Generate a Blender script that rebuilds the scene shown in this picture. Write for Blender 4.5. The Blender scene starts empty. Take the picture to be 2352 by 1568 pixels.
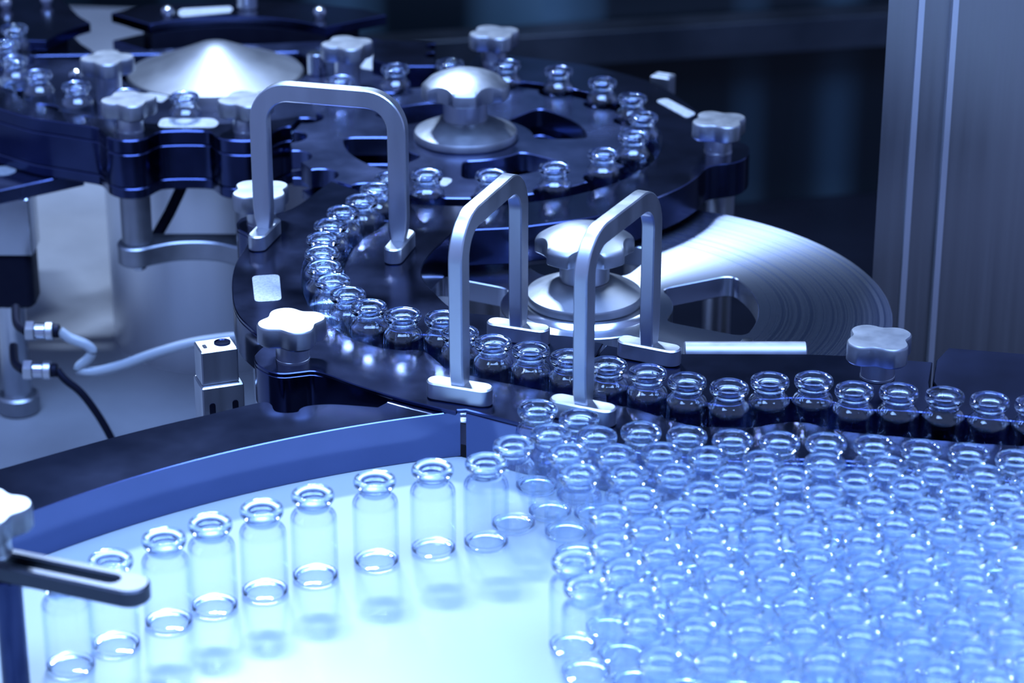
import bpy, bmesh, math, random
from mathutils import Vector, Matrix

# ---------------------------------------------------------------- camera, world, lights, exposure
S = 0.001                     # all numbers below are millimetres
scene = bpy.context.scene
C = scene.collection
random.seed(7)

cam_d = bpy.data.cameras.new('camera')
cam = bpy.data.objects.new('camera', cam_d)
C.objects.link(cam)
cam_d.sensor_width = 36.0
cam_d.lens = 5900.0 / 2352.0 * 36.0
cam_d.clip_start = 0.05
cam_d.clip_end = 20
cam.location = (0, 0, 577 * S)
cam.rotation_euler = (math.radians(90 - 23.2), 0, 0)
cam_d.dof.use_dof = True
cam_d.dof.focus_distance = 1.385
cam_d.dof.aperture_fstop = 9.0
cam_d.dof.aperture_blades = 6
scene.camera = cam

scene.view_settings.view_transform = 'Standard'
scene.view_settings.look = 'None'
scene.view_settings.gamma = 1.0
scene.view_settings.use_curve_mapping = False
scene.view_settings.exposure = 0.78

world = bpy.data.worlds.new('world')
scene.world = world
world.use_nodes = True
bg = world.node_tree.nodes['Background']
bg.inputs[0].default_value = (0.30, 0.44, 1.0, 1)
bg.inputs[1].default_value = 0.55

def area(name, loc, target, size, size_y, watts, col, shape='RECTANGLE'):
    d = bpy.data.lights.new(name, 'AREA')
    d.shape = shape
    d.size = size * S
    if shape in ('RECTANGLE', 'ELLIPSE'):
        d.size_y = size_y * S
    d.energy = watts
    d.color = col
    o = bpy.data.objects.new(name, d)
    C.objects.link(o)
    o.location = Vector(loc) * S
    o.rotation_euler = (Vector(target) - Vector(loc)).to_track_quat('-Z', 'Y').to_euler()
    return o

BLUE = (0.27, 0.47, 1.0)
# the ceiling panel of the enclosure, over the infeed table
area('ceiling_panel_lamp', (0, 850, 1500), (0, 1000, 0), 1700, 1000, 62, BLUE)
# the LED spots at the back of the enclosure ceiling, in a row
for i, x in enumerate((-340, -280, -190, -140)):
    area('led_spot_lamp', (x, 2150, 1000), (60, 1150, 0), 80, 80, 7.5, (0.50, 0.68, 1.0), 'DISK')

# light bounces many times between the glass walls
scene.cycles.max_bounces = 10
scene.cycles.transmission_bounces = 10
scene.cycles.transparent_max_bounces = 40
scene.cycles.glossy_bounces = 5
scene.cycles.diffuse_bounces = 2
scene.cycles.sample_clamp_indirect = 60.0
scene.cycles.blur_glossy = 0.5
scene.cycles.use_adaptive_sampling = True
scene.cycles.adaptive_threshold = 0.06

# ---------------------------------------------------------------- traced layout data (mm, world)
LINE = [[-74.9,1501.9],[-83.1,1481.3],[-90.9,1460.7],[-100.9,1441.0],[-106.9,1418.7],[-109.7,1395.9],[-109.0,1373.5],[-106.3,1351.6],[-100.0,1330.4],[-90.4,1310.5],[-77.8,1292.3],[-58.9,1280.9],[-37.3,1276.5],[-27.6,1256.4],[-10.0,1243.1],[9.9,1233.5],[29.6,1223.5],[49.6,1213.8],[69.5,1204.1],[89.1,1193.4],[110.0,1185.5],[131.3,1193.9],[153.8,1195.0],[172.9,1182.3],[195.1,1180.3],[217.5,1175.7],[239.0,1169.5],[260.7,1165.2]]
WHEEL_VIALS = [[-117.8,1702.1],[-81.8,1730.2],[-43.9,1741.9],[-3.6,1740.8],[33.2,1725.9],[62.9,1698.7],[81.4,1662.6],[86.1,1621.8],[77.3,1582.3],[57.9,1547.4],[26.6,1520.7],[-12.8,1506.6],[-53.1,1506.6]]
TURRET_VIALS = [[-375.4,1817.3],[-364.9,1788.6],[-350.6,1749.8],[-328.1,1716.0],[-297.8,1690.1],[-262.0,1673.8],[-222.2,1665.5]]
RAIL_VIALS = [[-194.0,982.2],[-176.6,1000.3],[-155.6,1020.9],[-136.5,1035.5],[-114.5,1049.7],[-92.2,1064.7],[-64.3,1079.8],[-37.6,1091.9],[-12.4,1098.6]]
CROWD_ROWS = [[[12.7,1159.3],[33.1,1148.8],[62.9,1133.3],[84.9,1128.5],[106.8,1124.0],[129.3,1121.9],[151.7,1120.6],[174.5,1117.9],[196.5,1113.1],[218.7,1108.7],[240.1,1101.7]],[[0.7,1117.8],[18.9,1131.1],[41.1,1128.2]],[[26.6,1108.9],[49.6,1107.5],[71.5,1109.8],[93.5,1105.4],[119.5,1101.1],[148.4,1098.0],[177.5,1095.4],[199.8,1090.4],[222.1,1085.4],[243.6,1079.2]],[[31.6,1086.3],[54.4,1085.9],[76.6,1087.2],[103.4,1084.3],[131.2,1082.3],[161.2,1079.2],[184.5,1072.9],[207.1,1068.5],[228.8,1062.8]],[[58.8,1062.1],[88.4,1067.6],[115.3,1065.7],[144.3,1063.3],[167.3,1057.2],[190.0,1050.7],[212.0,1046.6],[233.3,1041.0]],[[44.7,1043.9],[76.3,1047.9],[99.6,1048.6],[128.2,1046.4],[150.4,1041.2],[173.7,1034.5],[194.8,1027.8],[217.6,1023.4]],[[62.3,1030.6],[87.7,1028.4],[112.3,1029.5],[133.8,1024.7],[156.6,1018.9],[178.0,1012.0],[200.6,1006.4],[222.3,1000.1]],[[43.9,1015.6],[66.7,1007.6],[89.0,1005.6],[111.4,1006.0],[133.5,1001.7],[155.9,996.2],[177.3,989.5],[199.4,982.9],[221.4,975.9]],[[27.2,999.7],[48.8,992.2],[69.8,984.5],[92.8,983.3],[115.0,982.6],[138.1,979.5],[160.1,973.1],[181.5,966.7],[203.0,960.0]],[[32.1,976.5],[53.8,968.9],[75.4,962.6],[97.8,960.7],[120.5,960.4],[143.2,956.4],[164.6,950.2],[186.9,943.6],[208.1,935.6]],[[55.7,945.7],[77.1,938.8],[99.5,937.8],[122.4,936.7],[144.6,932.8],[167.6,927.3],[189.7,920.2],[211.1,912.4]],[[60.7,914.1],[83.6,913.4],[106.0,914.7],[128.6,914.4],[151.1,910.4],[173.0,904.4],[193.9,896.5]]]
A_OUTER = [[-115.0,1539.8],[-122.2,1521.7],[-130.9,1498.9],[-140.1,1484.1],[-149.9,1479.6],[-159.9,1477.3],[-165.6,1472.3],[-167.5,1463.6],[-166.1,1455.0],[-162.3,1449.4],[-158.3,1443.7],[-156.7,1435.3],[-158.5,1420.1],[-160.9,1403.9],[-161.5,1385.3],[-160.1,1362.1],[-156.4,1334.5],[-151.4,1316.3],[-144.5,1302.0],[-136.8,1288.0],[-133.8,1282.2],[-133.5,1276.5],[-136.1,1269.7],[-137.9,1261.8],[-136.9,1254.0],[-133.6,1247.4],[-127.2,1240.2],[-120.0,1238.1],[-111.4,1240.2],[-104.5,1241.5],[-95.3,1235.5],[-86.0,1227.3],[-75.1,1218.8],[-57.3,1206.3],[-39.8,1196.2],[-28.6,1189.9]]
A_INNER_MID = [[-99.8,1305.6],[-93.6,1293.8],[-84.8,1283.4],[-73.5,1274.2],[-59.8,1269.2],[-50.8,1269.7],[-44.4,1264.1],[-38.7,1252.9],[-33.2,1243.1]]
A_INNER_END = [[88.0,1174.9],[104.6,1171.9],[121.3,1171.6],[130.0,1174.9],[141.2,1177.9],[151.1,1175.9],[162.8,1168.0],[195.2,1160.2],[227.3,1153.4],[253.7,1149.6]]
B_BAY = [[49.5,1278.8],[42.4,1282.2],[32.6,1288.0],[20.4,1291.5],[7.2,1302.0],[-7.5,1316.3],[-14.9,1319.2],[-24.7,1321.8],[-30.8,1326.0],[-36.6,1334.0],[-44.6,1353.2],[-49.8,1367.2],[-52.3,1380.1],[-52.1,1393.2],[-48.2,1412.0],[-41.8,1431.1],[-34.8,1449.9],[-25.3,1452.2],[-0.1,1455.6],[14.0,1459.9],[46.3,1472.7],[70.9,1489.6],[88.2,1506.1],[106.0,1526.9],[118.4,1548.2],[124.4,1563.3],[131.3,1570.1],[142.9,1574.3],[150.5,1581.2],[154.8,1591.6],[156.4,1603.8],[154.3,1612.7],[148.5,1619.8],[141.4,1639.8],[129.2,1675.3],[112.6,1723.1],[100.0,1746.4],[79.3,1769.2],[54.9,1788.3],[23.5,1803.3],[1.3,1812.0],[-17.9,1818.6],[-25.9,1814.2],[-28.9,1801.2]]
SEAM1 = [[45.6,1264.3],[49.5,1278.5]]
SEAM2 = [[219.3,1227.7],[224.6,1253.8]]
C_BACK = [[50.9,1276.7],[62.0,1271.4],[90.0,1264.9],[158.2,1264.3],[182.9,1262.0],[205.6,1257.3],[224.1,1253.8]]
D_BACK = [[226.3,1256.1],[235.4,1272.6],[274.7,1264.3],[298.8,1258.5]]
RAIL_OUT = [[-266.3,1118.5],[-250.2,1128.7],[-225.9,1146.4],[-200.9,1164.1],[-175.1,1180.6],[-154.7,1192.2],[-131.4,1206.3],[-124.4,1205.3],[-121.5,1196.5],[-116.6,1194.0],[-110.3,1195.1],[-109.2,1198.5],[-105.3,1202.6],[-93.4,1204.7],[-78.7,1202.6],[-69.1,1200.8],[-57.6,1211.5],[-40.0,1202.2],[-28.8,1197.7]]
RAIL_C = [95.2,745.7,466.3]
TURRET_GUIDE_OUT = [[-359.4,1693.1],[-352.2,1687.1],[-328.6,1668.6],[-306.8,1659.0],[-289.5,1651.1],[-279.7,1645.7],[-274.5,1636.9],[-270.0,1627.0],[-261.1,1620.0],[-251.2,1619.4],[-243.9,1624.0],[-238.4,1634.8],[-233.9,1638.5],[-219.2,1640.1],[-204.1,1638.5],[-199.5,1632.3],[-194.6,1624.0],[-186.3,1620.0],[-174.5,1619.4],[-167.0,1624.6],[-160.2,1636.9],[-155.0,1646.3],[-149.3,1649.5]]
LABEL_A = [[-150.0,1376.2],[-134.4,1378.8],[-129.7,1339.0],[-144.7,1336.5]]
LABEL_B = [[99.4,1704.3],[107.3,1710.2],[126.2,1675.3],[119.1,1665.8]]
LABEL_T = [[-239.2,1652.6],[-238.3,1665.4],[-203.0,1665.4],[-198.0,1655.8],[-199.9,1645.7],[-237.4,1646.3]]
LABEL_W1 = [[-262.6,1746.0],[-259.5,1754.7],[-243.1,1746.0],[-247.0,1730.7]]
LABEL_W2 = [[-111.9,1813.6],[-106.1,1849.1],[-92.2,1847.2],[-98.5,1806.3]]
LABEL_H = [[-45.1,1545.1],[-38.5,1543.7],[-37.9,1538.1],[-41.9,1528.4],[-45.7,1531.2]]
HOSE = [[-303.4,1560,-86.6],[-292.1,1560,-89.1],[-282.3,1560,-93.5],[-277.8,1560,-98.5],[-281.6,1560,-104.8],[-287.2,1560,-109.8],[-286.2,1560,-113.0],[-276.4,1560,-113.3],[-258.8,1560,-108.6],[-238.1,1560,-100.7],[-214.7,1560,-93.5],[-194.4,1560,-89.7],[-177.0,1560,-87.9],[-154.0,1560,-86.6]]
CABLE = [[-305.8,1550,-110.5],[-295.1,1550,-114.9],[-285.7,1550,-123.7],[-276.5,1550,-138.0],[-268.8,1550,-154.0],[-262.6,1550,-171.7],[-259.4,1550,-191.2]]
CONN = [[-320.5,1560,-84.1],[-322.4,1552,-108.8]]
STRUT = [[-247.7,1700,-69.9],[-224.9,1700,-33.9]]
SENSOR2 = [[105.9,1740,26.8]]
BAR = [[93.9,1268,29.5],[158.5,1268,29.5],[128.2,1290,24.1]]
ARM = [[-249.1,977.4],[-158.3,940.8]]
ARMPOST = [[-209.9,958.2]]
SCREWS_TOP = [[-264.9,1915.2],[-147.9,1913.2],[-393.4,1938.1],[-363.5,1948.7],[-315.9,1781.9]]
BRIDGE_LABEL = [[-258.3,1930.5],[-256.1,1935.9],[-219.9,1943.1],[-217.0,1936.8],[-217.7,1926.4],[-254.1,1914.0],[-257.3,1920.1]]
BRIDGE_POST = [[-206.0,1936.8]]
CORNER = [[-295.7,1675.6],[-346.6,1638.5],[-402.6,1597.8],[-439.0,1765.3],[-352.7,1775.2],[-319.5,1736.1]]
CORNER_DOT = [-352.2,1677.4]
WHEEL_C = (-30.8, 1624.4)
TURRET_C = (-218.0, 1815.0)
DISC_C = (44.0, 1401.0)
PLATE_Z = 28.0
RAIL_Z = 25.6

# ---------------------------------------------------------------- materials
def nodes_of(name):
    m = bpy.data.materials.new(name)
    m.use_nodes = True
    nt = m.node_tree
    return m, nt, nt.nodes['Principled BSDF']

def mapped(nt, scale=(1, 1, 1)):
    tc = nt.nodes.new('ShaderNodeTexCoord')
    mp = nt.nodes.new('ShaderNodeMapping')
    mp.inputs['Scale'].default_value = scale
    nt.links.new(tc.outputs['Object'], mp.inputs['Vector'])
    return mp

def ramp(nt, src, a, b, p0=0.3, p1=0.7):
    r = nt.nodes.new('ShaderNodeValToRGB')
    r.color_ramp.elements[0].position = p0
    r.color_ramp.elements[1].position = p1
    r.color_ramp.elements[0].color = (*a, 1) if len(a) == 3 else a
    r.color_ramp.elements[1].color = (*b, 1) if len(b) == 3 else b
    nt.links.new(src, r.inputs[0])
    return r.outputs[0]

def noise(nt, scale, detail=3, mscale=(1, 1, 1), rough=0.5):
    n = nt.nodes.new('ShaderNodeTexNoise')
    n.inputs['Scale'].default_value = scale
    n.inputs['Detail'].default_value = detail
    n.inputs['Roughness'].default_value = rough
    nt.links.new(mapped(nt, mscale).outputs[0], n.inputs['Vector'])
    return n.outputs['Fac']

def g3(v):
    return (v, v, v)

def metal(name, ca, cb, ra, rb, nscale=60, mscale=(1, 1, 1), bump=0.0, bscale=900):
    m, nt, p = nodes_of(name)
    f = noise(nt, nscale, 4, mscale)
    nt.links.new(ramp(nt, f, ca, cb), p.inputs['Base Color'])
    nt.links.new(ramp(nt, f, g3(ra), g3(rb)), p.inputs['Roughness'])
    p.inputs['Metallic'].default_value = 1.0
    if bump:
        b = nt.nodes.new('ShaderNodeBump')
        b.inputs['Strength'].default_value = bump
        b.inputs['Distance'].default_value = 0.0002
        nt.links.new(noise(nt, bscale, 2, mscale), b.inputs['Height'])
        nt.links.new(b.outputs[0], p.inputs['Normal'])
    return m

def dark(name, ca, cb, ra, rb, nscale=40, spec=0.5, bump=0.05, mscale=(1, 1, 1)):
    m, nt, p = nodes_of(name)
    f = noise(nt, nscale, 6, mscale, 0.65)
    nt.links.new(ramp(nt, f, ca, cb, 0.35, 0.75), p.inputs['Base Color'])
    nt.links.new(ramp(nt, f, g3(ra), g3(rb), 0.35, 0.75), p.inputs['Roughness'])
    p.inputs['Specular IOR Level'].default_value = spec
    p.inputs['Specular Tint'].default_value = (0.42, 0.52, 1.0, 1)
    if bump:
        b = nt.nodes.new('ShaderNodeBump')
        b.inputs['Strength'].default_value = bump
        b.inputs['Distance'].default_value = 0.0002
        nt.links.new(noise(nt, 700, 2), b.inputs['Height'])
        nt.links.new(b.outputs[0], p.inputs['Normal'])
    return m

M = {}
M['black'] = metal('black_anodised', (0.026, 0.035, 0.088), (0.046, 0.06, 0.14), 0.14, 0.22, 25, bump=0.03, bscale=500)
M['black_wall'] = metal('blue_black_rail', (0.095, 0.125, 0.26), (0.11, 0.14, 0.29), 0.09, 0.13, 18)
M['wheel'] = metal('blue_black_star_wheel', (0.07, 0.09, 0.19), (0.10, 0.125, 0.25), 0.20, 0.28, 25, bump=0.03, bscale=500)
M['rubber'] = dark('black_rubber', (0.003, 0.003, 0.006), (0.005, 0.005, 0.008), 0.45, 0.6, 40, spec=0.15)
M['alu'] = metal('matte_aluminium', (0.24, 0.25, 0.275), (0.28, 0.29, 0.315), 0.38, 0.46, 80, bump=0.12, bscale=2500)
M['alu_bar'] = metal('satin_aluminium', (0.40, 0.415, 0.45), (0.47, 0.485, 0.52), 0.28, 0.40, 60, (1, 1, 0.15), bump=0.06, bscale=1200)
M['cone'] = metal('spun_aluminium', (0.115, 0.12, 0.135), (0.14, 0.146, 0.16), 0.46, 0.52, 40)
M['steel'] = metal('stainless', (0.44, 0.45, 0.47), (0.50, 0.51, 0.53), 0.30, 0.42, 30, (1, 1, 0.1))
M['drum'] = metal('satin_drum', (0.62, 0.63, 0.64), (0.70, 0.71, 0.72), 0.34, 0.42, 30, (1, 1, 0.1))
M['chrome'] = metal('bright_steel', (0.38, 0.40, 0.44), (0.44, 0.46, 0.5), 0.14, 0.22, 60)
M['deck'] = dark('deck_steel', (0.14, 0.142, 0.15), (0.18, 0.182, 0.19), 0.4, 0.5, 10, spec=0.3)
M['column'] = metal('brushed_column', (0.27, 0.27, 0.27), (0.31, 0.31, 0.31), 0.28, 0.36, 160, (1, 1, 0.02))
M['column_edge'] = metal('polished_column_edge', (0.66, 0.67, 0.70), (0.74, 0.75, 0.78), 0.30, 0.40, 60, (1, 1, 0.05))

# circularly brushed disc with worn rings
m, nt, p = nodes_of('ring_worn_disc')
tc = nt.nodes.new('ShaderNodeTexCoord')
sep = nt.nodes.new('ShaderNodeSeparateXYZ')
nt.links.new(tc.outputs['Object'], sep.inputs[0])
comb = nt.nodes.new('ShaderNodeCombineXYZ')
nt.links.new(sep.outputs[0], comb.inputs[0]); nt.links.new(sep.outputs[1], comb.inputs[1])
ln = nt.nodes.new('ShaderNodeVectorMath'); ln.operation = 'LENGTH'
nt.links.new(comb.outputs[0], ln.inputs[0])
n1 = nt.nodes.new('ShaderNodeTexNoise'); n1.noise_dimensions = '1D'
n1.inputs['Scale'].default_value = 420; n1.inputs['Detail'].default_value = 5; n1.inputs['Roughness'].default_value = 0.75
nt.links.new(ln.outputs['Value'], n1.inputs['W'])
gt = nt.nodes.new('ShaderNodeMapRange')       # rings only where the vials slide
gt.inputs['From Min'].default_value = 0.104; gt.inputs['From Max'].default_value = 0.116
nt.links.new(ln.outputs['Value'], gt.inputs['Value'])
mx = nt.nodes.new('ShaderNodeMix'); mx.data_type = 'FLOAT'
mx.inputs[2].default_value = 0.55
nt.links.new(gt.outputs[0], mx.inputs[0]); nt.links.new(n1.outputs['Fac'], mx.inputs[3])
nt.links.new(ramp(nt, mx.outputs[0], (0.14, 0.175, 0.28), (0.46, 0.49, 0.57), 0.40, 0.60), p.inputs['Base Color'])
nt.links.new(ramp(nt, mx.outputs[0], g3(0.30), g3(0.24), 0.40, 0.60), p.inputs['Roughness'])
p.inputs['Metallic'].default_value = 1.0
p.inputs['Anisotropic'].default_value = 0.9
p.inputs['Anisotropic Rotation'].default_value = 0.25
tg = nt.nodes.new('ShaderNodeTangent'); tg.direction_type = 'RADIAL'; tg.axis = 'Z'
nt.links.new(tg.outputs[0], p.inputs['Tangent'])
M['disc'] = m

m, nt, p = nodes_of('white_table_top')
f = noise(nt, 6, 3)
nt.links.new(ramp(nt, f, (0.25, 0.29, 0.29), (0.28, 0.31, 0.31)), p.inputs['Base Color'])
p.inputs['Roughness'].default_value = 0.22
p.inputs['Specular IOR Level'].default_value = 0.25
M['white'] = m

m, nt, p = nodes_of('white_label')
f = noise(nt, 900, 2)
nt.links.new(ramp(nt, f, (0.13, 0.14, 0.15), (0.22, 0.23, 0.245), 0.35, 0.6), p.inputs['Base Color'])
p.inputs['Roughness'].default_value = 0.5
M['label'] = m

m, nt, p = nodes_of('clear_hose')
p.inputs['Base Color'].default_value = (0.42, 0.46, 0.5, 1)
p.inputs['Transmission Weight'].default_value = 0.55
p.inputs['Roughness'].default_value = 0.25
p.inputs['IOR'].default_value = 1.4
M['hose'] = m

m = bpy.data.materials.new('vial_glass')
m.use_nodes = True
nt = m.node_tree
for n in list(nt.nodes):
    nt.nodes.remove(n)
out = nt.nodes.new('ShaderNodeOutputMaterial')
gl = nt.nodes.new('ShaderNodeBsdfGlass')
gl.inputs['Color'].default_value = (0.935, 0.966, 1.0, 1)
gl.inputs['Roughness'].default_value = 0.0
gl.inputs['IOR'].default_value = 1.48
nt.links.new(gl.outputs[0], out.inputs[0])
M['glass'] = m

# the thin walls of a vial: clear, with grazing reflections; the curved shoulder reflects more
def thin_glass(name, tint, edge, f0, power):
    m = bpy.data.materials.new(name)
    m.use_nodes = True
    nt = m.node_tree
    for n in list(nt.nodes):
        nt.nodes.remove(n)
    out = nt.nodes.new('ShaderNodeOutputMaterial')
    tr_ = nt.nodes.new('ShaderNodeBsdfTransparent')
    gs = nt.nodes.new('ShaderNodeBsdfAnisotropic')
    gs.inputs['Roughness'].default_value = 0.03
    gs.inputs['Color'].default_value = (0.95, 0.98, 1, 1)
    lw = nt.nodes.new('ShaderNodeLayerWeight'); lw.inputs['Blend'].default_value = 0.5
    pw = nt.nodes.new('ShaderNodeMath'); pw.operation = 'POWER'; pw.inputs[1].default_value = power
    ml = nt.nodes.new('ShaderNodeMath'); ml.operation = 'MULTIPLY_ADD'; ml.inputs[1].default_value = 0.9; ml.inputs[2].default_value = f0
    p3 = nt.nodes.new('ShaderNodeMath'); p3.operation = 'POWER'; p3.inputs[1].default_value = 3.0   # dark arcs of refracted edges painted into the tint towards grazing view
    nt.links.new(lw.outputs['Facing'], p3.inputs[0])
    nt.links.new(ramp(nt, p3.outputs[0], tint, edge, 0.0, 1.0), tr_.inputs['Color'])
    mxs = nt.nodes.new('ShaderNodeMixShader')
    nt.links.new(lw.outputs['Facing'], pw.inputs[0]); nt.links.new(pw.outputs[0], ml.inputs[0]); nt.links.new(ml.outputs[0], mxs.inputs[0])
    nt.links.new(tr_.outputs[0], mxs.inputs[1]); nt.links.new(gs.outputs[0], mxs.inputs[2]); nt.links.new(mxs.outputs[0], out.inputs[0])
    M[name] = m
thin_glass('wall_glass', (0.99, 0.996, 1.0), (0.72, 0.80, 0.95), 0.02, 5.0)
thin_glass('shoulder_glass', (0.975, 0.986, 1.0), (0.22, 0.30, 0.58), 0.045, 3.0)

m, nt, p = nodes_of('back_panel_paint')
f = noise(nt, 3.0, 2, (2.2, 2.2, 0.05))
nt.links.new(ramp(nt, f, (0.001, 0.003, 0.005), (0.04, 0.075, 0.10), 0.42, 0.75), p.inputs['Base Color'])
p.inputs['Roughness'].default_value = 0.35
M['backwall'] = m
M['darkfloor'] = dark('dark_floor', (0.003, 0.0035, 0.006), (0.006, 0.007, 0.012), 0.25, 0.45, 5, spec=0.15)
M['gunmetal'] = metal('dark_steel', (0.045, 0.048, 0.06), (0.065, 0.07, 0.085), 0.3, 0.42, 40)
M['sill'] = metal('grey_sill', (0.05, 0.06, 0.075), (0.07, 0.08, 0.10), 0.35, 0.5, 10)

# ---------------------------------------------------------------- geometry helpers
def finish(me, mat, angle=35):
    for pl in me.polygons:
        pl.use_smooth = True
    me.set_sharp_from_angle(angle=math.radians(angle))
    if mat is not None:
        me.materials.clear()
        me.materials.append(M[mat])
    return me

def link(name, me, parent=None, loc=None, rz=0.0):
    o = bpy.data.objects.new(name, me)
    C.objects.link(o)
    if loc is not None:
        o.location = Vector(loc) * S
    o.rotation_euler.z = rz
    if parent is not None:
        o.parent = parent
    return o

def tag(o, label, cat, group=None, kind=None):
    if label: o['label'] = label
    if cat: o['category'] = cat
    if group: o['group'] = group
    if kind: o['kind'] = kind
    return o

def thing(name, label, cat, loc=(0, 0, 0), rz=0.0, group=None):
    return tag(link(name, None, None, loc, rz), label, cat, group)

def crom(pts, sub=4, closed=False):
    """smooth curve through the points"""
    out = []
    n = len(pts)
    P = [Vector(p) for p in pts]
    rng = n if closed else n - 1
    for i in range(rng):
        if closed:
            a, b, c, d = P[i - 1], P[i], P[(i + 1) % n], P[(i + 2) % n]
        else:
            a, b, c, d = P[max(i - 1, 0)], P[i], P[i + 1], P[min(i + 2, n - 1)]
        for k in range(sub):
            t = k / sub
            out.append(0.5 * ((2 * b) + (c - a) * t + (2 * a - 5 * b + 4 * c - d) * t * t + (3 * b - a - 3 * c + d) * t ** 3))
    if not closed:
        out.append(P[-1])
    return [tuple(v) for v in out]

def arc(cx, cy, r, a0, a1, n):
    return [(cx + r * math.cos(math.radians(a0 + (a1 - a0) * i / n)), cy + r * math.sin(math.radians(a0 + (a1 - a0) * i / n))) for i in range(n + 1)]

def stadium(length, width, n=10):
    h, r = length / 2 - width / 2, width / 2
    return arc(h, 0, r, -90, 90, n) + arc(-h, 0, r, 90, 270, n)

def rrect(w, d, r, n=4):
    p = []
    for sx, sy, a in ((1, 1, 0), (-1, 1, 90), (-1, -1, 180), (1, -1, 270)):
        p += arc(sx * (w / 2 - r), sy * (d / 2 - r), r, a, a + 90, n)
    return p

def plate_mesh(name, outline, z0, z1, mat, holes=(), bevel=0.5, angle=30, centre=(0, 0)):
    """a flat plate with real thickness, softened edges and cut-outs"""
    cu = bpy.data.curves.new(name, 'CURVE')
    cu.dimensions = '2D'
    cu.fill_mode = 'BOTH'
    h = (z1 - z0) / 2
    bevel = min(bevel, h * 0.8)
    cu.extrude = (h - bevel) * S
    cu.bevel_depth = bevel * S
    cu.bevel_resolution = 0
    cu.offset = -bevel * S
    for loop in [outline] + list(holes):
        sp = cu.splines.new('POLY')
        sp.points.add(len(loop) - 1)
        for q, (x, y) in zip(sp.points, loop):
            q.co = ((x - centre[0]) * S, (y - centre[1]) * S, 0, 1)
        sp.use_cyclic_u = True
    tmp = bpy.data.objects.new(name + '_tmp', cu)
    me = bpy.data.meshes.new_from_object(tmp)
    bpy.data.objects.remove(tmp)
    bpy.data.curves.remove(cu)
    me.name = name
    me.transform(Matrix.Translation((0, 0, (z0 + z1) / 2 * S)))
    bm = bmesh.new()
    bm.from_mesh(me)
    bmesh.ops.remove_doubles(bm, verts=bm.verts, dist=1e-6)
    bmesh.ops.recalc_face_normals(bm, faces=bm.faces)
    bm.to_mesh(me)
    bm.free()
    return finish(me, mat, angle)

def rounded(loop, rnd, n=4):
    P = [Vector(q) for q in loop]
    o = []
    for i, b in enumerate(P):
        u, v = P[i - 1] - b, P[(i + 1) % len(P)] - b
        l1, l2 = min(rnd, u.length * 0.45), min(rnd, v.length * 0.45)
        q0, q1 = b + u.normalized() * l1, b + v.normalized() * l2
        o += [tuple(q0 * (1 - k / n) ** 2 + b * 2 * (k / n) * (1 - k / n) + q1 * (k / n) ** 2) for k in range(n + 1)]
    return o

def lathe_mesh(name, prof, mat, n=40, angle=35, closed=False):
    """profile of (radius, z) turned about z"""
    bm = bmesh.new()
    rings = []
    for r, z in prof:
        if r < 1e-4:
            rings.append([bm.verts.new((0, 0, z * S))])
        else:
            rings.append([bm.verts.new((r * S * math.cos(2 * math.pi * i / n), r * S * math.sin(2 * math.pi * i / n), z * S)) for i in range(n)])
    pairs = list(zip(rings, rings[1:]))
    if closed:
        pairs.append((rings[-1], rings[0]))
    for a, b in pairs:
        for i in range(n):
            j = (i + 1) % n
            if len(a) == 1 and len(b) == 1:
                continue
            if len(a) == 1:
                bm.faces.new((a[0], b[i], b[j]))
            elif len(b) == 1:
                bm.faces.new((a[i], a[j], b[0]))
            else:
                bm.faces.new((a[i], a[j], b[j], b[i]))
    if not closed:
        for ring, flip in ((rings[0], True), (rings[-1], False)):
            if len(ring) > 1:
                bm.faces.new(ring[::-1] if flip else ring)
    bmesh.ops.recalc_face_normals(bm, faces=bm.faces)
    me = bpy.data.meshes.new(name)
    bm.to_mesh(me)
    bm.free()
    return finish(me, mat, angle)

def cyl_mesh(name, r, z0, z1, mat, n=28, ch=0.6):
    return lathe_mesh(name, [(0, z0), (r - ch, z0), (r, z0 + ch), (r, z1 - ch), (r - ch, z1), (0, z1)], mat, n)

def tube_mesh(name, pts, r, mat, n=12, sub=6):
    path = [Vector(p) for p in crom(pts, sub)]
    bm = bmesh.new()
    rings = []
    up = Vector((0, 0, 1))
    for i, p in enumerate(path):
        t = (path[min(i + 1, len(path) - 1)] - path[max(i - 1, 0)]).normalized()
        a = t.cross(up)
        if a.length < 1e-3:
            a = t.cross(Vector((0, 1, 0)))
        a.normalize()
        b = t.cross(a)
        rings.append([bm.verts.new((p + (a * math.cos(2 * math.pi * k / n) + b * math.sin(2 * math.pi * k / n)) * r) * S) for k in range(n)])
    for A, B in zip(rings, rings[1:]):
        for k in range(n):
            bm.faces.new((A[k], A[(k + 1) % n], B[(k + 1) % n], B[k]))
    bm.faces.new(rings[0]); bm.faces.new(rings[-1])
    bmesh.ops.recalc_face_normals(bm, faces=bm.faces)
    me = bpy.data.meshes.new(name)
    bm.to_mesh(me); bm.free()
    return finish(me, mat, 50)

def box_mesh(name, x0, x1, y0, y1, z0, z1, mat, bevel=0.6):
    cx, cy = (x0 + x1) / 2, (y0 + y1) / 2
    o = [(x0, y0), (x1, y0), (x1, y1), (x0, y1)]
    return plate_mesh(name, o, z0, z1, mat, bevel=bevel)

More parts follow.
